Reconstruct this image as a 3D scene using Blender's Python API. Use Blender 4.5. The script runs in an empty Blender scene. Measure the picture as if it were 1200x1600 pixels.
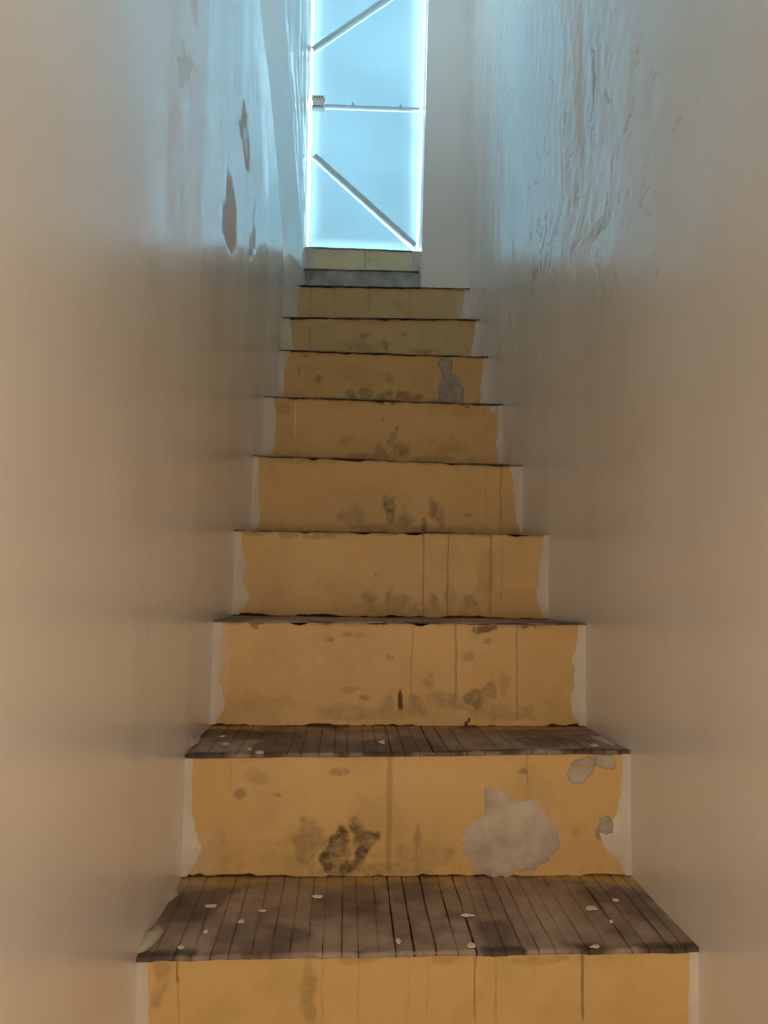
import bpy, math, random
import numpy as np
from mathutils import Matrix, Vector

random.seed(4)
RNG = np.random.default_rng(11)
SC = bpy.context.scene
COL = SC.collection

# ------------------------------------------------------------------ camera
FPX = 1202.0
PITCH, YAW, ROLL = 0.0675, -0.0479, 0.0143
CX, CZ = -0.124, 0.5786
def cam_rows():
    cp, sp, cy, sy, cr, sr = (math.cos(PITCH), math.sin(PITCH), math.cos(YAW), math.sin(YAW), math.cos(ROLL), math.sin(ROLL))
    Rz = np.array([[cy, sy, 0], [-sy, cy, 0], [0, 0, 1]])
    M = np.array([[1, 0, 0], [0, 0, -1], [0, 1, 0]])
    Rx = np.array([[1, 0, 0], [0, cp, sp], [0, -sp, cp]])
    Rr = np.array([[cr, -sr, 0], [sr, cr, 0], [0, 0, 1]])
    return Rr @ Rx @ M @ Rz
RC = cam_rows()
CAMP = np.array([CX, 0.0, CZ])
cd = bpy.data.cameras.new('camera')
cam = bpy.data.objects.new('camera', cd); COL.objects.link(cam)
cam.matrix_world = Matrix(((RC[0][0], -RC[1][0], -RC[2][0], CX), (RC[0][1], -RC[1][1], -RC[2][1], 0),
                           (RC[0][2], -RC[1][2], -RC[2][2], CZ), (0, 0, 0, 1)))
cd.sensor_fit = 'AUTO'; cd.sensor_width = 36; cd.lens = FPX / 1600 * 36
cd.clip_start = 0.02
SC.camera = cam

# ------------------------------------------------------------------ daylight, lamp, exposure
W = bpy.data.worlds.new('daylight'); SC.world = W; W.use_nodes = True
bg = W.node_tree.nodes['Background']
bg.inputs[0].default_value = (0.48, 0.78, 1.0, 1); bg.inputs[1].default_value = 14.5
def lamp(name, loc, power, color, radius):
    l = bpy.data.lights.new(name, 'POINT'); l.energy = power; l.color = color; l.shadow_soft_size = radius
    o = bpy.data.objects.new(name, l); o.location = loc; COL.objects.link(o); return o
lamp('lower_room_lamp', (-0.05, -0.65, 0.5), 41, (1.0, 0.83, 0.63), 0.25)
def portal(name, loc, rot, sx, sy):                            # guides sky samples through an opening, gives no light of its own
    l = bpy.data.lights.new(name, 'AREA'); l.shape = 'RECTANGLE'; l.size = sx; l.size_y = sy; l.cycles.is_portal = True
    o = bpy.data.objects.new(name, l); o.location = loc; o.rotation_euler = rot; COL.objects.link(o)
portal('doorway_portal', (-.08, 3.95, 3.15), (-math.pi / 2, 0, 0), 1.0, 2.3)
portal('added_window_portal', (-.85, 2.425, 3.225), (0, -math.pi / 2, 0), .78, .68)  # serves the added daylight opening in the left wall
vs = SC.view_settings
vs.view_transform = 'Standard'; vs.look = 'None'; vs.exposure = 0.0; vs.gamma = 1.0; vs.use_curve_mapping = False
SC.cycles.use_denoising = True
SC.cycles.max_bounces = 10; SC.cycles.diffuse_bounces = 6; SC.cycles.sample_clamp_indirect = 6

# ------------------------------------------------------------------ helpers
def ray(px, py):
    return RC.T @ np.array([(px - 600) / FPX, (py - 800) / FPX, 1.0])
def at(px, py, Y):
    "the point of the plane y = Y that the photograph shows at (px, py)"
    d = ray(px, py); return CAMP + d * (Y / d[1])
def at_x(px, py, X):
    "the same on a side wall x = X"
    d = ray(px, py); return CAMP + d * ((X - CX) / d[0])
def at_z(px, py, Z):
    d = ray(px, py); return CAMP + d * ((Z - CZ) / d[2])

class Noise:
    def __init__(s, seed): s.t = np.random.default_rng(seed).random((256, 256))
    def v(s, x, y):
        xi = np.floor(x).astype(int); yi = np.floor(y).astype(int); fx = x - xi; fy = y - yi
        fx = fx * fx * (3 - 2 * fx); fy = fy * fy * (3 - 2 * fy)
        g = lambda a, b: s.t[a % 256, b % 256]
        return (g(xi, yi) * (1 - fx) + g(xi + 1, yi) * fx) * (1 - fy) + (g(xi, yi + 1) * (1 - fx) + g(xi + 1, yi + 1) * fx) * fy
    def f(s, x, y, o=4):
        r = 0; a = .5; n = 0
        for i in range(o):
            r = r + a * s.v(x * 2 ** i + 17 * i, y * 2 ** i + 5 * i); n += a; a *= .5
        return r / n            # 0..1
NA, NB, NC, ND = Noise(1), Noise(2), Noise(3), Noise(4)
def sstep(a, b, x):
    t = np.clip((x - a) / (b - a), 0, 1); return t * t * (3 - 2 * t)

def link(name, me, mat, parent=None, smooth=False):
    o = bpy.data.objects.new(name, me); COL.objects.link(o)
    if mat: me.materials.append(mat)
    if parent: o.parent = parent
    if smooth: me.polygons.foreach_set('use_smooth', [True] * len(me.polygons))
    return o
def mesh(name, v, f):
    me = bpy.data.meshes.new(name); me.from_pydata([tuple(map(float, p)) for p in v], [], f); me.update(); return me
def grid_mesh(name, P, flip=False, attrs=None, extra=None, hole=None):
    "P: (m, n, 3) array of points -> one smooth quad grid (plus optional extra verts / faces behind it)"
    m, n = P.shape[:2]
    idx = np.arange(m * n).reshape(m, n)
    q = np.stack([idx[:-1, :-1], idx[:-1, 1:], idx[1:, 1:], idx[1:, :-1]], -1).reshape(-1, 4)
    if hole is not None: q = q[~hole.ravel()[q].any(1)]
    if flip: q = q[:, ::-1]
    co = P.reshape(-1, 3)
    if extra:
        ev, ef = extra
        q = np.vstack([q, np.array(ef) + len(co)]); co = np.vstack([co, np.array(ev)])
    me = bpy.data.meshes.new(name)
    me.vertices.add(len(co)); me.vertices.foreach_set('co', co.astype(np.float32).ravel())
    me.loops.add(q.size); me.loops.foreach_set('vertex_index', q.astype(np.int32).ravel())
    me.polygons.add(len(q)); me.polygons.foreach_set('loop_start', (np.arange(len(q)) * 4).astype(np.int32))
    me.polygons.foreach_set('use_smooth', np.ones(len(q), bool))
    me.update(calc_edges=True); me.validate()
    for k, a in (attrs or {}).items():
        full = np.zeros(len(co), np.float32); full[:m * n] = a.ravel()
        at_ = me.attributes.new(k, 'FLOAT', 'POINT'); at_.data.foreach_set('value', full)
    return me
BOXF = [(0, 3, 2, 1), (4, 5, 6, 7), (0, 1, 5, 4), (1, 2, 6, 5), (2, 3, 7, 6), (3, 0, 4, 7)]
def box_vf(x0, x1, y0, y1, z0, z1):
    return [(x0, y0, z0), (x1, y0, z0), (x1, y1, z0), (x0, y1, z0), (x0, y0, z1), (x1, y0, z1), (x1, y1, z1), (x0, y1, z1)], BOXF
def box(name, x0, x1, y0, y1, z0, z1, mat, parent=None):
    return link(name, mesh(name, *box_vf(x0, x1, y0, y1, z0, z1)), mat, parent)
def prism(pts, thick, n):
    "closed outline of 3-D points, extruded by -thick along unit vector n; front face is the outline"
    pts = [np.array(p, float) for p in pts]; n = np.array(n, float); k = len(pts)
    v = pts + [p + n * thick for p in pts]
    f = [tuple(range(k)), tuple(range(2 * k - 1, k - 1, -1))] + [(i, i + k, (i + 1) % k + k, (i + 1) % k) for i in range(k)]
    return v, f
def join(parts):
    V, F = [], []
    for v, f in parts:
        b = len(V); V += list(v); F += [tuple(i + b for i in q) for q in f]
    return V, F
def structure(o): o['kind'] = 'structure'; return o

# ------------------------------------------------------------------ materials
def newmat(name):
    m = bpy.data.materials.new(name); m.use_nodes = True
    nt = m.node_tree; b = nt.nodes['Principled BSDF']; return m, nt, b
def node(nt, t, **kw):
    n = nt.nodes.new(t)
    for k, v in kw.items():
        if isinstance(v, dict):
            for a, c in v.items(): n.inputs[a].default_value = c
        else: setattr(n, k, v)
    return n
def noise(nt, scale, detail=4, rough=.55, vec=None, stretch=None):
    n = node(nt, 'ShaderNodeTexNoise'); n.inputs['Scale'].default_value = scale
    n.inputs['Detail'].default_value = detail; n.inputs['Roughness'].default_value = rough
    g = node(nt, 'ShaderNodeNewGeometry'); src = g.outputs['Position']
    if stretch:
        mp = node(nt, 'ShaderNodeMapping'); mp.inputs['Scale'].default_value = stretch
        nt.links.new(src, mp.inputs['Vector']); src = mp.outputs[0]
    nt.links.new(src, n.inputs['Vector']); return n.outputs[0]
def ramp(nt, src, a, b, lo=0.0, hi=1.0):
    r = node(nt, 'ShaderNodeMapRange'); r.clamp = True
    for k, v in zip((1, 2, 3, 4), (a, b, lo, hi)): r.inputs[k].default_value = v
    nt.links.new(src, r.inputs[0]); return r.outputs[0]
def mix(nt, fac, a, b, mode='MIX'):
    m = node(nt, 'ShaderNodeMix'); m.data_type = 'RGBA'; m.blend_type = mode
    for s, i in ((fac, 0), (a, 6), (b, 7)):
        if hasattr(s, 'is_output'): nt.links.new(s, m.inputs[i])
        else: m.inputs[i].default_value = s if i == 0 else (*s, 1)
    return m.outputs[2]
def math_(nt, op, a, b):
    m = node(nt, 'ShaderNodeMath'); m.operation = op
    for s, i in ((a, 0), (b, 1)):
        if hasattr(s, 'is_output'): nt.links.new(s, m.inputs[i])
        else: m.inputs[i].default_value = s
    return m.outputs[0]
def attr(nt, name):
    a = node(nt, 'ShaderNodeAttribute'); a.attribute_name = name; return a.outputs['Fac']
def bump(nt, b, src, strength, dist):
    n = node(nt, 'ShaderNodeBump'); n.inputs['Strength'].default_value = strength; n.inputs['Distance'].default_value = dist
    nt.links.new(src, n.inputs['Height']); nt.links.new(n.outputs[0], b.inputs['Normal'])

def wall_material():
    m, nt, b = newmat('painted_plaster')
    c = mix(nt, ramp(nt, noise(nt, 1.7, 5), .35, .7), (.70, .655, .60), (.76, .72, .665))
    c = mix(nt, ramp(nt, noise(nt, 3, 5), .45, .8, 0, .2), c, (.66, .61, .56))
    bare = attr(nt, 'bare')
    c = mix(nt, bare, c, (.62, .57, .51))
    c = mix(nt, attr(nt, 'crack'), c, (.13, .11, .095))
    nt.links.new(c, b.inputs['Base Color'])
    r = math_(nt, 'ADD', .25, math_(nt, 'MULTIPLY', bare, .22))
    nt.links.new(r, b.inputs['Roughness'])
    nt.links.new(ramp(nt, bare, 0, .8, .6, 0), b.inputs['Coat Weight']); nt.links.new(ramp(nt, bare, 0, .8, 1.0, .3), b.inputs['Specular IOR Level']); b.inputs['Coat Roughness'].default_value = .25
    bump(nt, b, noise(nt, 38, 4, .5), .12, .004)
    return m
def riser_material(name, base, base2):
    m, nt, b = newmat(name)
    c = mix(nt, ramp(nt, noise(nt, 4, 5), .3, .7), base, base2)
    c = mix(nt, ramp(nt, noise(nt, 30, 4), .5, .8, 0, .25), c, (.50, .27, .055))
    c = mix(nt, ramp(nt, noise(nt, 7, 6, .65), .5, .72, 0, .55), c, tuple(q * f for q, f in zip(base2, (.74, .78, .62))))
    c = mix(nt, ramp(nt, noise(nt, 5.3, 3), .58, .72, 0, .4), c, tuple(q * f for q, f in zip(base, (1.12, .98, .9))))
    fine = ramp(nt, noise(nt, 55, 5, .65), .3, .7, .35, 1.25)
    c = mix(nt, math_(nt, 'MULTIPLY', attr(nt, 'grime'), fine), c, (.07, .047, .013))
    c = mix(nt, attr(nt, 'drip'), c, (.20, .105, .03))
    c = mix(nt, attr(nt, 'pale'), c, (.60, .50, .38))
    c = mix(nt, attr(nt, 'red'), c, (.07, .018, .01))
    nt.links.new(c, b.inputs['Base Color'])
    b.inputs['Roughness'].default_value = .55
    bump(nt, b, noise(nt, 60, 5), .3, .002)
    return m
def plain(name, c1, c2, rough, sc=20, bs=.4, bd=.003):
    m, nt, b = newmat(name)
    c = mix(nt, ramp(nt, noise(nt, sc, 6, .62), .32, .68), c1, c2)
    nt.links.new(c, b.inputs['Base Color']); b.inputs['Roughness'].default_value = rough
    if bs: bump(nt, b, noise(nt, sc * 3, 5), bs, bd)
    return m
def tread_material():
    m, nt, b = newmat('worn_tread')
    c = mix(nt, ramp(nt, noise(nt, 11, 6, .65), .35, .65), (.25, .165, .118), (.42, .325, .25))
    c = mix(nt, ramp(nt, noise(nt, 5, 5, .6), .52, .68, 0, .8), c, (.11, .058, .04))
    c = mix(nt, ramp(nt, noise(nt, 60, 5, .7), .66, .74, 0, .55), c, (.42, .35, .28))
    c = mix(nt, attr(nt, 'dark'), c, (.03, .015, .012))
    c = mix(nt, attr(nt, 'smear'), c, (.50, .33, .11))
    nt.links.new(c, b.inputs['Base Color']); b.inputs['Roughness'].default_value = .7
    bump(nt, b, noise(nt, 45, 6, .7), .6, .004)
    return m
def door_sheet(name, col):
    m, nt, b = newmat(name)
    out = nt.nodes['Material Output']
    tr = node(nt, 'ShaderNodeBsdfTranslucent'); df = node(nt, 'ShaderNodeBsdfDiffuse'); mx = node(nt, 'ShaderNodeMixShader')
    c = mix(nt, ramp(nt, noise(nt, 3, 4), .3, .7), col, tuple(x * .9 for x in col))
    nt.links.new(c, tr.inputs[0]); df.inputs[0].default_value = (.85, .88, .88, 1)
    mx.inputs[0].default_value = .40
    nt.links.new(tr.outputs[0], mx.inputs[1]); nt.links.new(df.outputs[0], mx.inputs[2]); nt.links.new(mx.outputs[0], out.inputs[0])
    return m
M_WALL = wall_material()
M_YEL = riser_material('yellow_paint', (.61, .39, .15), (.54, .34, .125))
M_PALE_YEL = riser_material('pale_yellow_paint', (.76, .64, .41), (.72, .60, .37))
M_FADED_YEL = riser_material('faded_yellow_paint', (.56, .395, .18), (.51, .345, .15))
M_STONE = plain('grey_mortar', (.22, .22, .21), (.42, .42, .40), .7, 14)
M_PATCH = plain('bare_filler', (.33, .265, .20), (.58, .485, .385), .8, 13)
M_PATCH_G = plain('grey_filler', (.26, .22, .165), (.42, .37, .30), .8, 26)
M_EDGE = plain('wall_paint_overlap', (.55, .475, .385), (.63, .56, .465), .6, 14, .2)
M_TREAD = tread_material()
M_CORE = plain('dark_core', (.018, .010, .008), (.05, .028, .02), .9, 20, 0)
M_CHIP = plain('paint_chip', (.66, .59, .49), (.78, .71, .60), .6, 40, .2)
M_LUMP = plain('plaster_lump', (.30, .27, .20), (.50, .46, .37), .8, 40)
M_DOOR = door_sheet('white_sheet', (.66, .735, .75))
M_METAL = plain('white_metal', (.62, .66, .67), (.70, .74, .75), .4, 15, 0)
M_LATCH = plain('white_plastic', (.86, .88, .88), (.90, .92, .92), .4, 15, 0)
M_DARK = plain('dark_slot', (.04, .05, .05), (.08, .09, .09), .6, 15, 0)
M_CEIL = plain('ceiling_paint', (.70, .67, .62), (.75, .72, .67), .7, 5, .2)

# ------------------------------------------------------------------ stair geometry
Y1, GO = 1.2017, 0.2625
YK = {k: Y1 + (k - 1) * GO for k in range(-3, 10)}
YK[10] = YK[9] + .25; YK[11] = YK[10] + .19
DOOR_Y = YK[11] + .03
NOSE = {1: ((216, 1491), (1090, 1478)), 2: ((290, 1177), (985, 1171)), 3: ((334, 969), (914, 974)), 4: ((367, 828), (857.5, 834)),
        5: ((396, 711), (817, 727)), 6: ((413, 619), (785, 632)), 7: ((437, 547), (762, 557.6)), 8: ((441, 496), (750, 499)),
        9: ((467, 446), (733, 451)), 10: ((480, 420), (656, 424)), 11: ((481, 386), (651, 393))}
BOT = {2: ((278, 1372), (985, 1369)), 3: ((323, 1134), (918, 1136)), 4: ((363, 962), (860, 968))}
TOP = {k: (at(*NOSE[k][0], YK[k]), at(*NOSE[k][1], YK[k])) for k in NOSE}
BASE = {k: (at(*BOT[k][0], YK[k]), at(*BOT[k][1], YK[k])) for k in BOT}
for k in range(0, -4, -1):                                     # flight goes on below the frame
    TOP[k] = tuple(p + np.array([0, -GO, -.2235]) for p in TOP[k + 1])
for k in TOP:
    if k not in BASE and k - 1 in TOP:
        a, b = TOP[k - 1]; BASE[k] = (np.array([a[0], YK[k], a[2]]), np.array([b[0], YK[k], b[2]]))
BASE[-3] = tuple(np.array([p[0], YK[-3], p[2] - .2235]) for p in TOP[-3])
FLOOR_Z = float(min(BASE[-3][0][2], BASE[-3][1][2])) - .002
CEIL_Z = 4.35
def zline(pair, x):
    a, b = pair; return a[2] + (b[2] - a[2]) * (x - a[0]) / (b[0] - a[0])

# wall lines: x of each wall at each step plane
LX = [(-3.2, TOP[1][0][0] - .02)] + [(YK[k], TOP[k][0][0]) for k in range(1, 9)]
RX = [(-3.2, TOP[1][1][0] + .02)] + [(YK[k], TOP[k][1][0]) for k in range(1, 10)] + [(YK[9] + .1, TOP[9][1][0])]
LY = np.array([p[0] for p in LX]); LXX = np.array([p[1] for p in LX])
RY = np.array([p[0] for p in RX]); RXX = np.array([p[1] for p in RX])

# ------------------------------------------------------------------ walls
def axis(segs):
    out = []
    for a, b, s in segs: out += list(np.arange(a, b - 1e-6, s))
    return np.array(out + [segs[-1][1]])
def wall_relief(Y, Z, nz, seed, amt):
    up = sstep(.9, 1.7, Z) * sstep(1.0, 1.8, Y)
    r = (nz.f(Y * 2.2 + seed, Z * 1.1, 3) - .5) * .010
    r += (nz.f(Y * 9 + seed, Z * 3.2, 4) - .5) * (.002 + .006 * up) * amt
    r += (nz.f(Y * 34, Z * 20 + seed, 3) - .5) * (.0006 + .0022 * up) * amt * (1 - .85 * sstep(2.6, 3.1, Y))
    return r
def polyline_mask(Y, Z, pts, wy, wz, wob=0.0, nz=NC):  # wob: sideways waviness
    "soft distance mask of a polyline given as (Y, Z) points"
    d = np.full(Y.shape, 9.0)
    Yw = Y + (nz.f(Y * 11, Z * 11, 3) - .5) * wob if wob else Y
    for (a, b), (c, e) in zip(pts[:-1], pts[1:]):
        ay, az, cy_, cz_ = a / wy, b / wz, c / wy, e / wz
        dx, dz = cy_ - ay, cz_ - az; L = dx * dx + dz * dz + 1e-9
        t = np.clip(((Yw / wy - ay) * dx + (Z / wz - az) * dz) / L, 0, 1)
        d = np.minimum(d, np.hypot(Yw / wy - ay - t * dx, Z / wz - az - t * dz))
    return np.clip(1.3 - d, 0, 1)
def poly_mask(Y, Z, pts, soft=.012):
    "inside mask of an outline, roughened by noise"
    Yw = Y + (NC.f(Y * 14, Z * 14, 4) - .5) * .10; Zw = Z + (ND.f(Y * 14, Z * 14, 4) - .5) * .05
    ins = np.zeros(Y.shape, bool); n = len(pts)
    for i in range(n):
        (a, b), (c, e) = pts[i], pts[(i + 1) % n]
        if b == e: continue
        cond = (b > Zw) != (e > Zw)
        ins ^= cond & (Yw < (c - a) * (Zw - b) / (e - b) + a)
    return ins.astype(float)

ZS = axis([(FLOOR_Z - .05, .2, .05), (.2, 1.0, .02), (1.0, 3.15, .007), (3.15, CEIL_Z + .05, .05)])
# left wall: straight run to step 8, then a splayed piece that turns in to the doorway edge at step 9
YS = axis([(-3.2, .9, .1), (.9, 2.9, .012), (2.9, YK[9] + .001, .006)])
Zg, Yg = np.meshgrid(ZS, YS, indexing='ij')
pts8 = [at(441, 492, YK[8]), at(443, 420, YK[8]), at(437, 330, YK[8]), at(424, 200, YK[8]), at(410, 100, YK[8]), at(396, 0, YK[8])]
pts9 = [at(467, 446, YK[9]), at(474, 420, YK[9]), at(464, 280, YK[9]), at(454, 140, YK[9]), at(443, 0, YK[9])]
def prof(pts, z):
    zz = [p[2] for p in pts]; xx = [p[0] for p in pts]
    return np.interp(z, zz, xx)
xb = np.interp(Yg, LY, LXX)
lean = prof(pts8, Zg) - pts8[0][0]
x8 = xb + lean
Xg = xb + lean * sstep(1.6, YK[8], Yg)
t = np.clip((Yg - YK[8] + .04) / (YK[9] - YK[8] + .04), 0, 1); t = np.where(t < .15, t * t / .3, (t - .075) / .925)
Xg = np.where(Yg > YK[8] - .04, (x8 * (1 - t) + prof(pts9, Zg) * t), Xg)
Xg = Xg + wall_relief(Yg, Zg, NA, 3.0, .5) * (1 - .7 * sstep(YK[8], YK[9], Yg))
def LW(px, py):
    p = at_x(px, py, -.40); return (p[1], p[2])
bareL = poly_mask(Yg, Zg, [LW(*p) for p in ((364, 246), (370, 275), (376, 330), (377, 375), (373, 402), (366, 385), (357, 365), (354, 320), (358, 285))])
bareL = np.maximum(bareL, poly_mask(Yg, Zg, [LW(*p) for p in ((383, 165), (392, 185), (395, 240), (392, 262), (386, 250), (381, 205))]))
bareL = np.maximum(bareL, .35 * poly_mask(Yg, Zg, [LW(*p) for p in ((318, 0), (328, 10), (318, 80), (300, 155), (296, 110), (305, 50))]))
bareL = np.maximum(bareL, .6 * poly_mask(Yg, Zg, [LW(*p) for p in ((397, 350), (401, 360), (398, 395), (393, 410), (393, 375))]))
crackL = polyline_mask(Yg, Zg, [LW(*p) for p in ((392, 130), (396, 180), (393, 230), (397, 275), (402, 300), (398, 340), (399, 365), (394, 408))], .014, .006, .12)
crackL *= sstep(.35, .6, NB.f(Yg * 9, Zg * 14, 3))
bareL *= sstep(.25, .45, NB.f(Yg * 12, Zg * 10, 3))
Xg = Xg - .0022 * bareL - .002 * crackL
WY0, WY1, WZ0, WZ1 = 2.10, 2.75, 2.85, 3.60  # opening added high in the left wall, out of view, for extra daylight
ex = join([box_vf(-.80, -.66, -3.2, WY0, FLOOR_Z - .05, CEIL_Z + .05), box_vf(-.80, -.66, WY1, YK[9], FLOOR_Z - .05, CEIL_Z + .05),
           box_vf(-.80, -.66, WY0, WY1, FLOOR_Z - .05, WZ0), box_vf(-.80, -.66, WY0, WY1, WZ1, CEIL_Z + .05)])
wl = structure(link('wall_left', grid_mesh('wall_left', np.stack([Xg, Yg, Zg], -1), True, {'bare': bareL, 'crack': crackL * .5}, ex,
    hole=(Yg > WY0) & (Yg < WY1) & (Zg > WZ0) & (Zg < WZ1)), M_WALL))
# reveals of the added side opening, unseen, that brightens right wall and pier
WXI = float(Xg[(Yg > WY0) & (Yg < WY1) & (Zg > WZ0) & (Zg < WZ1)].min()) - .004
wf = structure(link('added_window_1', mesh('added_window_1', *join([box_vf(-.80, WXI, WY0 - .03, WY0 + .03, WZ0 - .04, WZ1 + .06), box_vf(-.80, WXI, WY1 - .03, WY1 + .03, WZ0 - .04, WZ1 + .06),
     box_vf(-.80, WXI, WY0, WY1, WZ0 - .04, WZ0 + .03), box_vf(-.80, WXI, WY0, WY1, WZ1 - .03, WZ1 + .06)])), M_CEIL))

YS = axis([(-3.2, .9, .1), (.9, 1.5, .012), (1.5, YK[9] + .1, .006)])
Zg, Yg = np.meshgrid(ZS, YS, indexing='ij')
Xg = np.interp(Yg, RY, RXX) - wall_relief(Yg, Zg, NB, 9.0, .85)
def RW(px, py):
    p = at_x(px, py, .36); return (p[1], p[2])
CR = [((948, 60), (943, 110), (939, 160), (932, 195), (924, 215), (920, 240)),
      ((909, 310), (905, 335), (895, 365), (884, 385)),
      ((885, 75), (884, 130), (882, 190)), ((855, 170), (850, 225), (852, 275), (851, 310)),
      ((765, 205), (767, 240)), ((902, 145), (908, 165)), ((815, 280), (820, 292)), ((788, 360), (789, 372)),
      ((998, 190), (985, 220)), ((1022, 150), (1018, 170))]
crackR = np.zeros(Yg.shape)
wobR = (NC.f(Yg * 11, Zg * 11, 3) - .5) * .10
for c in CR: crackR = np.maximum(crackR, polyline_mask(Yg + wobR, Zg, [RW(*p) for p in c], .0045, .002) * (.6 if c[0][0] > 940 else 1))
rc = random.Random(5); fineR = np.zeros(Yg.shape)
for i in range(55):
    px, py = rc.uniform(752, 980), rc.uniform(20, 430); pl = [(px, py)]
    for j in range(rc.randint(2, 5)):
        px += rc.uniform(-5, 3); py += rc.uniform(6, 16); pl.append((px, py))
    fineR = np.maximum(fineR, rc.uniform(.3, .8) * polyline_mask(Yg + wobR, Zg, [RW(*p) for p in pl], .005, .002))
for i in range(26):
    px, py = rc.uniform(808, 850), rc.uniform(330, 400); pl = [(px, py)]
    for j in range(rc.randint(2, 4)):
        px += rc.uniform(-3, 2); py += rc.uniform(5, 13); pl.append((px, py))
    fineR = np.maximum(fineR, rc.uniform(.5, 1) * polyline_mask(Yg + wobR, Zg, [RW(*p) for p in pl], .007, .002))
crackR = np.maximum(crackR, fineR * .8)
crackR *= sstep(.22, .45, ND.f(Yg * 16, Zg * 24, 3))
bareR = .35 * poly_mask(Yg, Zg, [RW(*p) for p in ((908, 312), (912, 330), (896, 372), (876, 392), (872, 385), (896, 350))])
Xg = Xg + .002 * crackR + .002 * bareR
ex = box_vf(.62, .74, -3.2, YK[9] + .1, FLOOR_Z - .05, CEIL_Z + .05)
wr = structure(link('wall_right', grid_mesh('wall_right', np.stack([Xg, Yg, Zg], -1), False, {'bare': bareR, 'crack': crackR * .7}, ex), M_WALL))

# wall at the top of the flight: a pier right of the doorway, its reveal, and the lintel
def face_grid(name, p00, p01, p10, p11, m, n, mat, nz, amp, normal, flip=False, extra=None):
    u = np.linspace(0, 1, n)[None, :, None]; v = np.linspace(0, 1, m)[:, None, None]
    P = (np.array(p00) * (1 - u) + np.array(p01) * u) * (1 - v) + (np.array(p10) * (1 - u) + np.array(p11) * u) * v
    a = P @ np.array([.7, 1.0, .2]); h = (nz.f(a * 6 + 3, P[..., 2] * 2.5, 4) - .5) * amp
    P = P + h[..., None] * np.array(normal)
    z = np.zeros(P.shape[:2])
    return structure(link(name, grid_mesh(name, P, flip, {'bare': z, 'crack': z}, extra), mat))
pb_l = at(658, 449, YK[9]); pt_l = at(669, 0, YK[9])
k_ = (CEIL_Z - pt_l[2]) / (pt_l[2] - pb_l[2]); pT = pt_l + (pt_l - pb_l) * k_
pb = pb_l + (pb_l - pt_l) * .2 
xr = TOP[9][1][0]
y9 = YK[9] + .004
# front face of pier
face_grid('wall_back', (pb[0], y9, pb[2]), (xr + .06, y9, pb[2]), (pT[0], y9, CEIL_Z), (xr + .06, y9, CEIL_Z), 160, 24, M_WALL, NC, .004, (0, 1, 0),
          False, box_vf(pb_l[0] + .10, .74, y9 + .06, DOOR_Y + .2, FLOOR_Z, CEIL_Z + .05))
# right reveal, from pier edge back to the door
db_r = at(651.5, 393, DOOR_Y); dt_r = at(664, 0, DOOR_Y)
dT = dt_r + (dt_r - db_r) * ((CEIL_Z - dt_r[2]) / (dt_r[2] - db_r[2])); dB = db_r + (db_r - dt_r) * .5
face_grid('wall_doorway_right', (dB[0] + .004, DOOR_Y, dB[2]), (pb[0], y9, pb[2]), (dT[0] + .004, DOOR_Y, CEIL_Z), (pT[0], y9, CEIL_Z), 160, 40, M_WALL, ND, .005, (1, 0, 0), False,
          box_vf(max(dB[0], dT[0]) + .006, .74, DOOR_Y - .002, DOOR_Y + .2, FLOOR_Z, CEIL_Z))
# left reveal
db_l = at(481, 386, DOOR_Y); dt_l = at(490.5, 0, DOOR_Y)
eT = dt_l + (dt_l - db_l) * ((CEIL_Z - dt_l[2]) / (dt_l[2] - db_l[2])); eB = db_l + (db_l - dt_l) * .5
lb, lt = pts9[0], pts9[-1]
xlt = prof(pts9, CEIL_Z)
m, n = 260, 60
zz = np.linspace(pb[2] - .1, CEIL_Z, m)[:, None]; tt = np.linspace(0, 1, n)[None, :]
xf = prof(pts9, zz) - .001
xd = db_l[0] + (dt_l[0] - db_l[0]) * (zz - db_l[2]) / (dt_l[2] - db_l[2])
td = np.minimum(1, tt * (DOOR_Y + .142 - YK[9]) / (DOOR_Y - YK[9])); X = xf * (1 - td) + (xd - .004) * td; Yv = (YK[9] - .002) * (1 - tt) + (DOOR_Y + .14) * tt; Zv = zz + 0 * tt
X = X + (NA.f(Yv * 24, Zv * 3.5, 4) - .5) * .016 * sstep(0, .15, td) * (1 - .8 * sstep(.6, 1, td)) + (NB.f(Yv * 60, Zv * 9, 3) - .5) * .004
zr = np.zeros(X.shape)
structure(link('wall_doorway_left', grid_mesh('wall_doorway_left', np.stack([X, Yv + 0 * zz, Zv], -1), True, {'bare': zr, 'crack': zr},
          box_vf(-.78, float(X.min()) - .02, YK[9] + .01, DOOR_Y + .2, FLOOR_Z, CEIL_Z + .05)), M_WALL))
structure(box('wall_rear', -.8, .8, -3.3, -3.18, FLOOR_Z - .05, CEIL_Z + .05, M_WALL))
structure(box('ceiling', -.8, .8, -3.3, DOOR_Y + .2, CEIL_Z, CEIL_Z + .12, M_CEIL))
structure(box('floor', -.8, .8, -3.3, YK[-3] + .05, FLOOR_Z - .1, FLOOR_Z, M_STONE))

# ------------------------------------------------------------------ staircase
stair = bpy.data.objects.new('staircase', None); COL.objects.link(stair)
stair.location = (0, 0, 0)
stair['label'] = 'steep staircase with chipped yellow risers and worn brown treads climbing between two plaster walls'
stair['category'] = 'staircase'

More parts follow.
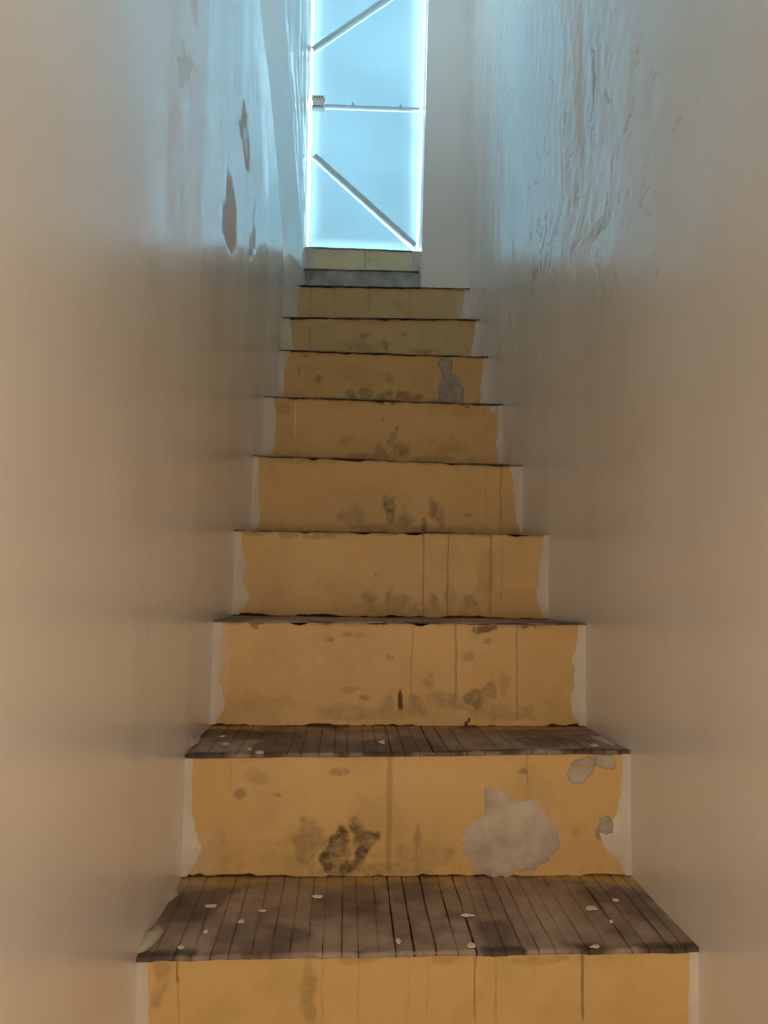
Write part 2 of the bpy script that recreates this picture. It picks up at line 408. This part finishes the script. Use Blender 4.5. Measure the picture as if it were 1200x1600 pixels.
# marks, in photograph pixels on each riser: (x, y, rx, ry, strength)
BLOBS = {
 1: [(480, 1545, 12, 45, .35), (255, 1520, 12, 30, .3), (560, 1500, 30, 8, .3), (700, 1500, 25, 8, .25), (850, 1500, 60, 7, .25), (245, 1560, 10, 12, .3)],
 2: [(523, 1328, 17, 38, 1.0), (535, 1352, 24, 14, .9), (563, 1325, 20, 32, .9), (548, 1345, 20, 18, .7), (476, 1318, 30, 28, .45), (652, 1320, 7, 32, .35), (664, 1345, 60, 22, .3),
     (376, 1240, 12, 9, .45), (429, 1244, 8, 4, .45), (399, 1217, 16, 14, .28), (530, 1203, 16, 7, .4), (816, 1206, 8, 6, .4), (946, 1292, 12, 16, .6),
     (560, 1362, 130, 10, .45), (450, 1350, 100, 24, .2), (340, 1340, 25, 35, .2), (900, 1300, 8, 8, .25)],
 3: [(745, 1098, 17, 15, .65), (762, 1078, 10, 18, .5), (672, 1068, 10, 16, .3), (700, 1096, 26, 14, .4), (651, 1100, 14, 14, .4), (608, 1098, 10, 16, .35), (572, 1090, 10, 4, .4),
     (546, 1080, 12, 6, .35), (512, 1000, 10, 4, .45), (606, 1026, 3, 5, .4), (613, 1026, 3, 5, .4), (733, 1028, 9, 8, .35), (560, 1112, 90, 14, .3), (760, 1112, 90, 14, .3),
     (400, 1100, 60, 18, .18), (785, 1070, 10, 18, .25), (550, 992, 30, 5, .3), (760, 1000, 8, 6, .35)],
 4: [(609, 938, 9, 16, .6), (632, 943, 16, 16, .45), (673, 942, 10, 18, .45), (734, 942, 14, 12, .55), (575, 934, 12, 14, .4), (700, 936, 10, 30, .3), (640, 952, 120, 12, .35), (760, 900, 12, 40, .18),
     (588, 900, 2.5, 2.5, .8), (455, 835, 20, 6, .4), (500, 836, 22, 6, .4), (400, 834, 20, 5, .35)],
 5: [(610, 795, 10, 24, .6), (634, 812, 14, 18, .45), (677, 790, 10, 18, .6), (664, 821, 6, 10, .75), (690, 806, 9, 18, .4), (552, 806, 18, 16, .3), (729, 804, 9, 4, .45), (600, 822, 50, 8, .35), (480, 720, 60, 5, .25), (690, 826, 60, 7, .25)],
 6: [(596, 701, 12, 14, .45), (616, 688, 8, 12, .35), (633, 703, 14, 12, .45), (541, 683, 10, 10, .25), (620, 671, 3, 5, .6), (598, 655, 2, 3, .6), (580, 715, 60, 7, .4), (690, 718, 40, 5, .35), (440, 640, 16, 8, .25), (700, 700, 30, 16, .2)],
 7: [(629, 617, 14, 12, .6), (597, 620, 12, 9, .55), (549, 614, 8, 10, .5), (573, 616, 12, 8, .45), (655, 621, 10, 6, .5), (497, 592, 5, 7, .45), (606, 590, 8, 8, .25), (468, 578, 3, 6, .35), (600, 625, 90, 5, .35), (478, 556, 10, 5, .3)],
 8: [(601, 540, 8, 9, .5), (571, 523, 8, 6, .35), (633, 523, 6, 4, .3), (660, 548, 20, 5, .35), (470, 552, 20, 5, .45), (570, 540, 30, 8, .2)],
 9: [(620, 475, 10, 8, .2), (575, 470, 8, 12, .15)],
 11: [(576, 408, 4, 5, .2)],
}
# thin vertical runs: (x, y0, y1, width, strength)
DRIPS = {
 1: [(278, 1490, 1540, 3.5, .9), (278, 1540, 1600, 3, .35), (743, 1495, 1600, 2.6, .75), (774, 1500, 1600, 3, .35), (911, 1490, 1600, 4, .85), (505, 1495, 1600, 3, .22), (560, 1500, 1600, 3, .22), (640, 1500, 1600, 3, .15), (668, 1500, 1600, 3, .2)],
 2: [(609, 1184, 1370, 9, .42), (823, 1180, 1230, 2.5, .5), (360, 1180, 1240, 2.5, .2), (652, 1290, 1345, 3, .3)],
 3: [(644, 978, 1090, 2.2, .5), (712, 980, 1100, 4, .5), (808, 982, 1125, 2.2, .55)],
 4: [(662, 836, 968, 2.3, .65), (700, 834, 966, 2.0, .75), (767, 838, 960, 3.6, .55), (785, 838, 940, 2, .35)],
 5: [(783, 728, 834, 2.2, .6), (760, 728, 834, 2.0, .25)],
 6: [(717, 630, 715, 2, .25), (758, 632, 715, 2, .2)],
 8: [(485, 500, 550, 1.6, .45), (662, 502, 548, 1.6, .2)],
 9: [(486, 447, 496, 1.6, .4), (524, 448, 496, 1.5, .25), (578, 448, 490, 2, .3), (640, 450, 496, 1.5, .25)],
 11: [(571, 390, 420, 1.8, .7)],
}
REDS = {
 2: [],
 3: [(627, 1096, 3.6, 14, 1.0), (625, 1102, 2.5, 8, 1.0), (729, 1132, 3.2, 5, 1.), (733, 1126, 2, 5, 1.), (399, 973, 12, 5, .75), (396, 979, 8, 6, .5), (507, 973, 9, 4, .7), (757, 982, 20, 5, .8), (745, 984, 10, 6, .6), (826, 981, 16, 5, .7)],
 5: [(783, 726, 14, 2.5, .9)], 6: [(461, 624, 4, 3, .9), (510, 623, 10, 2, .8), (596, 629, 10, 2.5, .8), (615, 630, 4, 3, .8), (730, 636, 5, 3, .7)],
 7: [(694, 562, 8, 3, .9)], 8: [(580, 497, 5, 2.5, .8), (603, 499, 5, 3, .9), (655, 500, 30, 1.6, .8)],
}
PALES = {3: [(350, 1030, 9, 50, .35)], 4: [(475, 908, 18, 14, .18)], 6: [(461, 652, 1.6, 26, .95)], 8: [(500, 500, 26, 4, .5), (484, 505, 5, 6, .5), (440, 520, 10, 30, .2)],
         9: [(722, 480, 8, 16, .6), (730, 492, 10, 12, .6)], 2: [(905, 1214, 14, 9, .5), (300, 1332, 10, 12, .5), (320, 1340, 25, 40, .22)], 11: [(522, 398, 20, 7, .75), (498, 396, 10, 6, .5), (620, 395, 26, 5, .3)]}
def blob_field(X, Z, k, blobs, rough=1.15):
    out = np.zeros(X.shape); s = YK[k] / FPX
    for (px, py, rx, ry, st) in blobs:
        c = at(px, py, YK[k])
        wx = (NA.f(X * 28 + k, Z * 28, 4) - .5) * rough * 1.7; wz = (NB.f(X * 28, Z * 28 + k, 4) - .5) * rough * 1.7
        d = np.hypot((X - c[0]) / (rx * s) + wx, (Z - c[2]) / (ry * s) + wz)
        out = np.maximum(out, st * (1 - sstep(.6, 1.25, d)))
    return out
def drip_field(X, Z, k, drips):
    out = np.zeros(X.shape); s = YK[k] / FPX
    for (px, y0, y1, w, st) in drips:
        a, b = at(px, y0, YK[k]), at(px, y1, YK[k])
        xm = a[0] + (NC.f(Z * 20 + px, Z * 0 + k, 3) - .5) * .006
        d = np.abs(X - xm) / (w * .5 * s * (.7 + .6 * NC.f(Z * 45 + px, Z * 0, 2)))
        v = sstep(b[2] - .004, b[2] + .012, Z) * (1 - sstep(a[2], a[2] + .01, Z))
        out = np.maximum(out, st * v * (1 - sstep(.5, 1.3, d)))
    return out

RISER = {}; PROF = {}
def make_riser(k):
    y = YK[k]; s = y / FPX if y > .9 else .003
    step = max(.0022, s * 1.6) if k >= 1 else .02
    x0, x1 = min(TOP[k][0][0], BASE[k][0][0]) - .03, max(TOP[k][1][0], BASE[k][1][0]) + .03
    if k == 11: x0, x1 = TOP[k][0][0] - .03, TOP[k][1][0] + .03
    xs = np.linspace(x0, x1, int((x1 - x0) / step) + 2)
    topz = zline(TOP[k], xs) - .0030 - .010 * np.clip(NB.f(xs * 22 + 7 * k, xs * 0 + k, 4) - .48, 0, 1) * 1.6 + .001 * (NB.f(xs * 5 + k, xs * 0 + 3 * k, 2) - .5)
    botz = zline(BASE[k], xs) + .001 + .016 * np.clip(NA.f(xs * 11 + 3 * k, xs * 0 + 2 * k, 4) - .44, 0, 1) + .012 * np.clip(NC.f(xs * 38 + k, xs * 0 + k, 3) - .52, 0, 1)
    nv = int(.24 / step) + 2
    v = np.linspace(0, 1, nv)[:, None]
    Z = botz[None, :] * (1 - v) + topz[None, :] * v; X = np.broadcast_to(xs, Z.shape)
    g = blob_field(X, Z, k, BLOBS.get(k, []))
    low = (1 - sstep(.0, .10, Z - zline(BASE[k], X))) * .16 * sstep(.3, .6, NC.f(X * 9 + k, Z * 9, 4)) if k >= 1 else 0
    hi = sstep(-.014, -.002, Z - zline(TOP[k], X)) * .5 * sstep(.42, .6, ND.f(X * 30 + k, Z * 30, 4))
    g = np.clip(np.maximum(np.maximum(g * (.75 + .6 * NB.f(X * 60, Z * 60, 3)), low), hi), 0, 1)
    d = drip_field(X, Z, k, DRIPS.get(k, [])); r = blob_field(X, Z, k, REDS.get(k, []), .9); p = blob_field(X, Z, k, PALES.get(k, []), .9)
    r = r * (r > .45) * (1 if k == 3 else .8)
    if k == 3: r = r * np.where(Z > zline(TOP[k], X) - .03, sstep(.40, .56, NA.f(X * 85, Z * 85, 3)), 1)
    rel = (NC.f(X * 7 + k, Z * 7, 4) - .5) * .006 + .0025 * r + .0006 * d + .001 * g - .0015 * p
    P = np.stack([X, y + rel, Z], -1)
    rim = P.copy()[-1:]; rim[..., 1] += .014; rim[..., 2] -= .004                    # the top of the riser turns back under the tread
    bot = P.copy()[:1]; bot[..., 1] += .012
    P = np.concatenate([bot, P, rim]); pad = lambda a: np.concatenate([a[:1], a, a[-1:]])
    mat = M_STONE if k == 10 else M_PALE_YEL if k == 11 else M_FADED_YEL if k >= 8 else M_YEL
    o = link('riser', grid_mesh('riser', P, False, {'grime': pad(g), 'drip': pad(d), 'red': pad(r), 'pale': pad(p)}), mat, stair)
    if k == 10: o['label'] = 'bare grey mortar riser below the door'
    if k == 11: o['label'] = 'short pale yellow riser under the door'
    RISER[k] = o
for k in range(-3, 12): make_riser(k)

# dark core behind the risers and under the treads
parts = []
for k in range(-3, 12):
    a, b = TOP[k]; y1 = YK.get(k + 1, DOOR_Y + .16)
    zt = min(a[2], b[2], *( (BASE[k + 1][0][2], BASE[k + 1][1][2]) if k + 1 in BASE else (9, 9))) - .0075
    hw = (a[0] - .035, b[0] + .035)
    parts.append(box_vf(hw[0], hw[1], YK[k] + .0085, YK[11] + .12, zt - .30, zt))
link('stair_core', mesh('stair_core', *join(parts)), M_CORE, stair)

# treads
def tread_surface(k, xa, xb, nx, ny, base=0.0):
    u = np.linspace(0, 1, nx)[None, :]; v = np.linspace(0, 1, ny)[:, None]
    X = xa + (xb - xa) * u + 0 * v
    yb = YK.get(k + 1, DOOR_Y + .12) + .012
    Yt = YK[k] - .007 + (yb - YK[k] + .007) * v + 0 * u
    zf = zline(TOP[k], X); zb = zline(BASE[k + 1], X) if k + 1 in BASE else zf
    Z = zf + (zb - zf) * v
    Yt = Yt + (1 - v) ** 6 * (NB.f(X * 26 + k, X * 0 + 4, 4) - .5) * .007
    Z = Z + (NA.f(X * 9 + k, Yt * 9, 4) - .5) * .004 - base
    return X, Yt, Z, yb
def tread_attrs(k, X, Y, yb):
    edge = np.minimum(np.abs(X - TOP[k][0][0]), np.abs(X - TOP[k][1][0]))
    dark = .85 * (1 - sstep(.003, .022, Y - YK[k])) * sstep(.38, .6, NC.f(X * 16 + k, Y * 30, 4))
    dark = np.maximum(dark, .5 * sstep(.55, .68, ND.f(X * 8 + 2 * k, Y * 8, 4)))
    smear = sstep(yb - .055, yb - .030, Y + (NB.f(X * 10 + k, Y * 10, 4) - .5) * .07) * .85
    smear = smear * sstep(.3, .5, NA.f(X * 14, Y * 14 + k, 4))
    return {'dark': dark, 'smear': smear}
def with_skirt(P, drop, A):
    f = P[:1].copy(); f[..., 2] -= drop
    b = P[-1:].copy(); b[..., 2] -= drop
    P2 = np.concatenate([f, P, b])
    l = P2[:, :1].copy(); r = P2[:, -1:].copy(); l[1:-1, :, 2] -= drop; r[1:-1, :, 2] -= drop
    P2 = np.concatenate([l, P2, r], 1)
    A2 = {}
    for q, a in A.items():
        a = np.pad(a, ((1, 1), (1, 1)), 'edge')
        if q == 'dark': a[:, 0] = 1; a[:, -1] = 1; a[0, :] = np.maximum(a[0, :], .35)
        A2[q] = a
    return P2, A2
for k in range(-3, 12):
    xl, xr_ = TOP[k][0][0] - .03, TOP[k][1][0] + .03
    if k in (1, 2):
        X, Yt, Z, yb = tread_surface(k, xl, xr_, 80, 12, .0065)
        A = tread_attrs(k, X, Yt, yb); A['dark'] = np.ones_like(X)
        P, A = with_skirt(np.stack([X, Yt + .004, Z], -1), .002, A)
        tr = link('tread', grid_mesh('tread', P, False, A), M_TREAD, stair)
        x = xl; rng = random.Random(20 + k); i = 0
        while x < xr_ - .004:
            w = min(rng.uniform(.022, .034), xr_ - x)
            frac = (x - xl) / (xr_ - xl)
            gap = rng.uniform(.0002, .0006) if frac < .36 else rng.choice((.0004, .0008, .0014, .0024))
            X, Yt, Z, yb = tread_surface(k, x + gap, x + w, 8, 46)
            sk = (NC.f(Yt * 18, X * 0 + i * 3.7, 3) - .5) * .0035
            X = X + sk
            # worn-down arrises
            uu = np.linspace(0, 1, 8)[None, :]
            Z = Z - .0007 * (np.abs(uu - .5) * 2) ** 4 - rng.uniform(0, .0006)
            A = tread_attrs(k, X, Yt, yb)
            P, A = with_skirt(np.stack([X, Yt, Z], -1), .0065, A)
            link('tread_board', grid_mesh('tread_board', P, False, A), M_TREAD, tr)
            x += w; i += 1
    else:
        X, Yt, Z, yb = tread_surface(k, xl, xr_, 160 if k > 0 else 30, 24)
        P, A = with_skirt(np.stack([X, Yt, Z], -1), .0035, tread_attrs(k, X, Yt, yb))
        link('tread', grid_mesh('tread', P, False, A), M_STONE if k >= 10 else M_TREAD, stair)

# wall paint lapping onto the riser ends: irregular strips, one each side; px widths listed top to bottom
EDGES = {1: ([14, 17, 19, 20], [13, 15, 17, 18]), 2: ([10, 11, 13, 13, 14, 22, 30, 26, 14], [13, 14, 13, 14, 16, 26, 44, 42, 20, 8]),
         3: ([12, 14, 13, 16, 14, 18, 26, 12], [10, 12, 14, 22, 18, 16, 28, 26, 12]), 4: ([11, 12, 15, 22, 14, 20, 21, 10], [8, 10, 14, 17, 16, 19, 20, 12]),
         5: ([8, 9, 9, 11, 15, 17, 10], [18, 16, 15, 14, 15, 12, 8]), 6: ([14, 19, 18, 18, 16, 14], [9, 8, 10, 12, 11, 8]), 7: ([16, 13, 12, 13, 15, 10], [6, 9, 11, 12, 14, 15]),
         8: ([12, 14, 13, 14, 12], [7, 8, 9, 11, 12]), 9: ([2, 3, 4, 5], [8, 9, 16, 22]), 11: ([10, 8, 12, 14], [7, 6, 6, 5])}
def edge_strip(k, side, widths):
    s = YK[k] / FPX; n = 40; inner = []; outer = []
    for i in range(n + 1):
        t_ = i / n
        a, b = TOP[k][side], BASE[k][side]
        if k == 11: b = np.array([a[0], a[1], BASE[k][side][2]])
        z = (a[2] - .004) * (1 - t_) + (b[2] + .003) * t_; x = a[0] * (1 - t_) + b[0] * t_
        w = float(np.interp(t_ * (len(widths) - 1), range(len(widths)), widths)) * s
        w *= .82 + .5 * float(NC.f(np.array([t_ * 9 + k * 3 + side]), np.array([k * 1.7]), 3)[0]) 
        sg = 1 if side == 0 else -1
        inner.append((x + sg * w, z)); outer.append((x - sg * .02, z))
    V = []; F = []; yf = YK[k]
    for (xi, zi), (xo, zo) in zip(inner, outer):
        rel = (float(NC.f(np.array([xi * 7 + k]), np.array([zi * 7]), 4)[0]) - .5) * .006
        V += [(xo, yf + rel - .003, zo), (xi - (xi - xo) * .06, yf + rel - .0030, zi), (xi, yf + rel + .001, zi)]
    for i in range(n):
        for j in range(2):
            a = i * 3 + j; q = (a, a + 1, a + 4, a + 3)
            F.append(q if side == 0 else q[::-1])
    o = link('plaster_edge', mesh('plaster_edge', V, [f[::-1] for f in F]), M_EDGE, RISER[k], True)
    o['label'] = 'off-white wall paint lapping onto the riser end'
for k, (l, r) in EDGES.items():
    edge_strip(k, 0, l); edge_strip(k, 1, r)

# filler patches on risers: outlines in photograph pixels
def patch(k, outline, mat, label, jag=.012, name='plaster_patch'):
    pts = [at(x, y, YK[k]) for x, y in outline]; ring = []
    n = len(pts)
    for i in range(n):
        a, b = pts[i], pts[(i + 1) % n]
        m_ = max(2, int(np.linalg.norm(b - a) / .004))
        for j in range(m_): ring.append(a + (b - a) * j / m_)
    c = sum(ring) / len(ring); V = []; F = []; out = []
    for p in ring:
        d = p - c; L = np.linalg.norm(d)
        q = p + d / (L + 1e-9) * jag * (float(ND.f(np.array([p[0] * 55]), np.array([p[2] * 55 + k]), 4)[0]) - .5) * 2
        out.append(q)
    rings = (1.0, .97, .7, .35); lift = (.0008, -.0024, -.0034, -.0036)
    for r, h in zip(rings, lift):
        for p in out:
            q = c + (p - c) * r; rel = (float(NC.f(np.array([q[0] * 7 + k]), np.array([q[2] * 7]), 4)[0]) - .5) * .006
            V.append((q[0], YK[k] + rel + h, q[2]))
    m_ = len(out); V.append((c[0], YK[k] - .0036, c[2]))
    for r in range(3):
        for i in range(m_): F.append((r * m_ + i, r * m_ + (i + 1) % m_, (r + 1) * m_ + (i + 1) % m_, (r + 1) * m_ + i))
    for i in range(m_): F.append((3 * m_ + i, 3 * m_ + (i + 1) % m_, 4 * m_))
    area = sum((out[i][0] - c[0]) * (out[(i + 1) % m_][2] - c[2]) - (out[(i + 1) % m_][0] - c[0]) * (out[i][2] - c[2]) for i in range(m_))
    if area < 0: F = [f[::-1] for f in F]
    o = link(name, mesh(name, V, F), mat, RISER[k], True); o['label'] = label
def c6(pts): return [(x / 1.33333 + 200, y / 1.33333 + 1120) for x, y in pts]
patch(2, c6([(742, 152), (762, 143), (785, 152), (808, 168), (840, 170), (868, 185), (885, 215), (905, 245), (905, 275), (880, 300), (840, 318), (800, 334), (752, 336), (720, 320), (705, 295), (688, 260), (700, 235), (718, 210), (738, 198), (742, 175)]),
      M_PATCH, 'large ragged patch of bare beige filler')
patch(2, c6([(925, 95), (960, 82), (975, 90), (968, 115), (955, 124), (948, 138), (925, 138), (915, 122)]), M_PATCH, 'small pale patch at the upper right', .007)
patch(2, c6([(975, 80), (1010, 80), (1018, 95), (1012, 112), (985, 108), (972, 100)]), M_PATCH, 'pale chip near the right end', .006)
patch(2, c6([(982, 212), (1000, 206), (1014, 222), (1012, 245), (995, 252), (980, 238)]), M_PATCH_G, 'dark grey chip near the right end', .006)
patch(2, c6([(100, 262), (118, 255), (132, 262), (135, 285), (122, 298), (106, 292)]), M_EDGE, 'pale lump of plaster at the left end', .006)
def c3(pts): return [(x / 2.727 + 380, y / 2.727 + 430) for x, y in pts]
patch(7, c3([(852, 425), (880, 415), (905, 425), (925, 450), (938, 480), (940, 545), (890, 550), (835, 545), (830, 500), (838, 455)]), M_PATCH_G, 'grey patch of bare filler', .008)
patch(7, c3([(828, 370), (850, 352), (885, 352), (895, 375), (890, 405), (885, 435), (860, 445), (848, 425), (838, 402)]), M_PATCH_G, 'narrow upper end of the grey filler patch', .007)
patch(6, c3([(1048, 560), (1080, 556), (1075, 575), (1062, 588), (1052, 578)]), M_EDGE, 'small pale chip at the right end', .004)

# plaster lumps in the tread corners
def lump(k, px, py, rx, ry, rz, rot):
    zt = zline(TOP[k], np.array([0.0]))[0]; c = at_z(px, py, float(zt)); V = []; F = []; nu, nv_ = 14, 6
    for j in range(nv_):
        ph = j / (nv_ - 1) * math.pi / 2
        for i in range(nu):
            th = i / nu * 2 * math.pi; r = math.cos(ph) * (.75 + .5 * random.random())
            x, y = rx * r * math.cos(th), ry * r * math.sin(th)
            V.append((c[0] + x * math.cos(rot) - y * math.sin(rot), c[1] + x * math.sin(rot) + y * math.cos(rot), c[2] - .002 + rz * math.sin(ph)))
    for j in range(nv_ - 1):
        for i in range(nu): F.append((j * nu + i, j * nu + (i + 1) % nu, (j + 1) * nu + (i + 1) % nu, (j + 1) * nu + i))
    F.append(tuple((nv_ - 1) * nu + i for i in range(nu)))
    o = link('plaster_lump', mesh('plaster_lump', V, F), M_LUMP, stair, True); o['label'] = 'rough plaster lump in a tread corner'
lump(1, 236, 1468, .012, .040, .014, -.15); lump(1, 262, 1400, .016, .05, .012, -.1)
lump(2, 300, 1160, .010, .04, .012, -.1)
lump(2, 945, 1158, .012, .05, .008, .1); lump(1, 1010, 1395, .014, .05, .006, .2)

# ------------------------------------------------------------------ loose paint chips on the treads
CHIPS = [
 (1, 924, 1420, 12, 5, 'white paint chip near the back right of the lowest tread, largest there'),
 (1, 930, 1480, 10, 3.5, 'oval white paint chip at the front edge of the lowest tread, right side'),
 (1, 962, 1407, 6, 3, 'small white paint chip nearest the right back corner of the lowest tread'),
 (1, 729, 1431, 14, 2.6, 'long thin white paint sliver in the middle of the lowest tread'),
 (1, 955, 1441, 4.5, 3, 'tiny white paint chip between two larger ones, right of lowest tread'),
 (1, 496, 1402, 11, 2.6, 'thin white paint sliver at the back of the lowest tread, left of centre'),
 (1, 330, 1416, 12, 3.6, 'double white paint flake at the back left of the lowest tread'),
 (1, 410, 1423, 8, 2.4, 'narrow pale paint flake left of centre on the lowest tread'),
 (1, 322, 1456, 4.5, 3.2, 'small square paint chip in the left half of the lowest tread'),
 (1, 377, 1440, 6, 3, 'pale curled paint chip beside the left of the lowest tread middle'),
 (1, 283, 1481, 7, 4, 'slanted paint chip at the front left edge of the lowest tread'),
 (1, 622, 1472, 6, 5, 'pale paint chip at the front centre edge of the lowest tread'),
 (1, 737, 1478, 9, 5, 'angled paint shaving over the front edge of the lowest tread, right of centre'),
 (2, 406, 1176, 8, 2.8, 'white paint chip on the front edge of the second tread, left side'),
 (2, 390, 1171, 5, 2, 'small white paint chip just behind the front edge chip, second tread'),
 (2, 352, 1164, 7, 1.8, 'thin pale paint flake at the left end of the second tread'),
 (2, 348, 1151, 5, 2, 'small pale paint flake at the back left of the second tread'),
 (2, 929, 1166, 8, 2, 'white paint flake at the right end of the second tread'),
 (2, 597, 1160, 7, 3, 'greyish paint chip in the middle of the second tread'),
]
for i, (k, px, py, rx, ry, lab) in enumerate(CHIPS):
    zt = float(zline(TOP[k], np.array([0.1]))[0])
    zl = float(zline(TOP[k], np.array([at_z(px, py, zt)[0]]))[0])
    p = at_z(px, py, zl)
    zb = float(zline(BASE[k + 1], np.array([p[0]]))[0]); tv = (p[1] - YK[k]) / GO
    z = zl + (zb - zl) * tv
    p = at_z(px, py, z)
    dz = (float(NA.f(np.array([p[0] * 9 + k]), np.array([p[1] * 9]), 4)[0]) - .5) * .004
    z += dz; s = p[1] / FPX
    fy = max(1.6, p[1] / abs(CZ - z))
    rxx = rx * s * .85; ryy = min(ry * s * fy * .8, .018)
    rr = random.Random(i * 7 + 1); n = 11; ring = []
    for j in range(n):
        th = j / n * 2 * math.pi; r = rr.uniform(.6, 1.15)
        ring.append((rxx * r * math.cos(th), ryy * r * math.sin(th)))
    V = [(x, y, .0006) for x, y in ring] + [(x * .88, y * .88, .0014 + rr.uniform(0, .0010)) for x, y in ring] + [(0, 0, .0016), (0, 0, .0004)]
    F = [(j, (j + 1) % n, n + (j + 1) % n, n + j) for j in range(n)] + [(n + j, n + (j + 1) % n, 2 * n) for j in range(n)] + [((j + 1) % n, j, 2 * n + 1) for j in range(n)]
    o = link('paint_chip', mesh('paint_chip', V, F), M_CHIP); o.location = (p[0], p[1], z)
    o['label'] = lab; o['category'] = 'paint chip'; o['group'] = 'paint chips on the treads'

# ------------------------------------------------------------------ door: translucent white sheets in a braced metal frame
door = bpy.data.objects.new('door_1', None); COL.objects.link(door); door['kind'] = 'structure'
DY = DOOR_Y
LBL, LTL = at(481.5, 388, DY), at(491, 0, DY)
RBL, RTL = at(651, 394, DY), at(664, 0, DY)
HT = 3.95                                                     # door kept short of the lintel: added unseen gap for more daylight
def dx_left(z): return LBL[0] + (LTL[0] - LBL[0]) * (z - LBL[2]) / (LTL[2] - LBL[2])
def dx_right(z): return RBL[0] + (RTL[0] - RBL[0]) * (z - RBL[2]) / (RTL[2] - RBL[2])
GAP = .002; SLIT = .007  # slits added below the braces: sky through them makes the bright lines
zbot = LBL[2] + .006
def dp(px, py): p = at(px, py, DY); return np.array([p[0], p[2]])
# braces: lower edge line of each, from left to right, in door-plane coordinates
A1, B1 = dp(487, 246), dp(648, 390)       # lower diagonal
A2, B2 = dp(488, 168), dp(657, 174)       # cross bar
A3, B3 = dp(490, 83), dp(604, 5)          # upper diagonal, goes on up to the right
B3 = A3 + (B3 - A3) * ((dx_right(3.2) - A3[0]) / (B3[0] - A3[0]))
def line_z(A, B, x): return A[1] + (B[1] - A[1]) * (x - A[0]) / (B[0] - A[0])
def sheet(name, poly):
    v, f = prism([(x, DY, z) for x, z in poly], .003, (0, 1, 0))
    link(name, mesh(name, v, f), M_DOOR, door)
xl = lambda z: dx_left(z) + GAP
xrr = lambda z: dx_right(z) - GAP
lo, hi = 0.0, SLIT
zl1, zr1 = line_z(A1, B1, xl(2.6)), line_z(A1, B1, xrr(2.2))
zl2, zr2 = line_z(A2, B2, xl(2.8)), line_z(A2, B2, xrr(2.8))
zl3, zr3 = line_z(A3, B3, xl(3.1)), line_z(A3, B3, xrr(3.4))
zl3b = zl3; 
sheet('door_panel', [(xl(zbot), zbot), (xrr(zbot) - .02, zbot), (xl(zl1), zl1 - SLIT)])
sheet('door_panel', [(xl(zl1), zl1 + .001), (xrr(zr1), max(zr1, zbot) + .001), (xrr(zr2), zr2 - SLIT), (xl(zl2), zl2 - SLIT)])
n1 = dp(506.5, 152.5)                                          # notch behind the latch
sheet('door_panel', [(n1[0], zl2 + .001), (xrr(zr2), zr2 + .001), (xrr(zr3), zr3 - SLIT), (xl(zl3), zl3 - SLIT), (xl(n1[1]), n1[1]), (n1[0], n1[1])])
sheet('door_panel', [(xl(zl3), zl3 + .001), (xrr(zr3), zr3 + .001), (xrr(HT), HT), (xl(HT), HT)])
def angle_bar(name, A, B, w, lip, x0, x1):
    "angle-iron: flat flange w high lying on the door, lip standing out along its lower edge"
    d = (B - A) / np.linalg.norm(B - A); nrm = np.array([-d[1], d[0]])
    if nrm[1] < 0: nrm = -nrm
    def P(x, off, y): q = np.array([x, line_z(A, B, x)]) + nrm * off; return (q[0], y, q[1])
    prs = []
    for (o0, o1, ya, yb_) in ((0.0, w, DY - .006, DY - .0005), (0.0, .004, DY - lip, DY - .004)):
        v = [P(x0, o0, ya), P(x1, o0, ya), P(x1, o0, yb_), P(x0, o0, yb_), P(x0, o1, ya), P(x1, o1, ya), P(x1, o1, yb_), P(x0, o1, yb_)]
        prs.append((v, BOXF))
    return link(name, mesh(name, *join(prs)), M_METAL, door)
angle_bar('diagonal_brace', A1, B1, .030, .022, dx_left(2.6) + .01, dx_right(2.2) - .02)
cb = angle_bar('cross_bar', A2, B2, .016, .020, dx_left(2.8) + .01, dx_right(2.8) - .01)
angle_bar('diagonal_brace', A3, B3, .030, .022, dx_left(3.1) + .01, dx_right(3.4) - .01)
for px, py in ((551, 164), (626, 168)):
    p = at(px, py, DY - .012)
    V = []; n = 10
    for j, (r, h) in enumerate(((.006, -.012), (.006, .010), (.004, .014))):
        V += [(p[0] + r * math.cos(2 * math.pi * i / n), p[1] + r * math.sin(2 * math.pi * i / n), p[2] + h) for i in range(n)]
    F = [(j * n + i, j * n + (i + 1) % n, (j + 1) * n + (i + 1) % n, (j + 1) * n + i) for j in range(2) for i in range(n)] + [tuple(2 * n + i for i in range(n)), tuple(reversed(range(n)))]
    link('stud', mesh('stud', V, F), M_METAL, cb)
p0, p1 = at(487, 171, DY - .02), at(508, 151, DY - .02)
latch = link('latch', mesh('latch', *join([box_vf(p0[0], p1[0], DY - .030, DY - .004, p0[2], p0[2] + .018), box_vf(p0[0], p1[0], DY - .030, DY - .004, p1[2] - .020, p1[2]),
     box_vf(p0[0] + .004, p1[0] - .004, DY - .022, DY - .004, p0[2] + .018, p1[2] - .020)])), M_LATCH, door)
for zq in (p0[2] + .010, p1[2] - .014):
    for j in range(4):
        xq = p0[0] + .010 + j * .012
        box('latch_slot', xq, xq + .008, DY - .0306, DY - .029, zq, zq + .007, M_DARK, latch)
# added unseen second sheet, inset so the door edges glow brighter
box('added_glow_sheet', dx_left(2.6) + .032, dx_right(2.6) - .032, DY + .045, DY + .048, zbot + .032, HT - .05, M_DOOR, door)
structure(box('wall_lintel', -.7, .7, YK[9] + .05, DOOR_Y + .2, 4.11, CEIL_Z + .06, M_WALL))
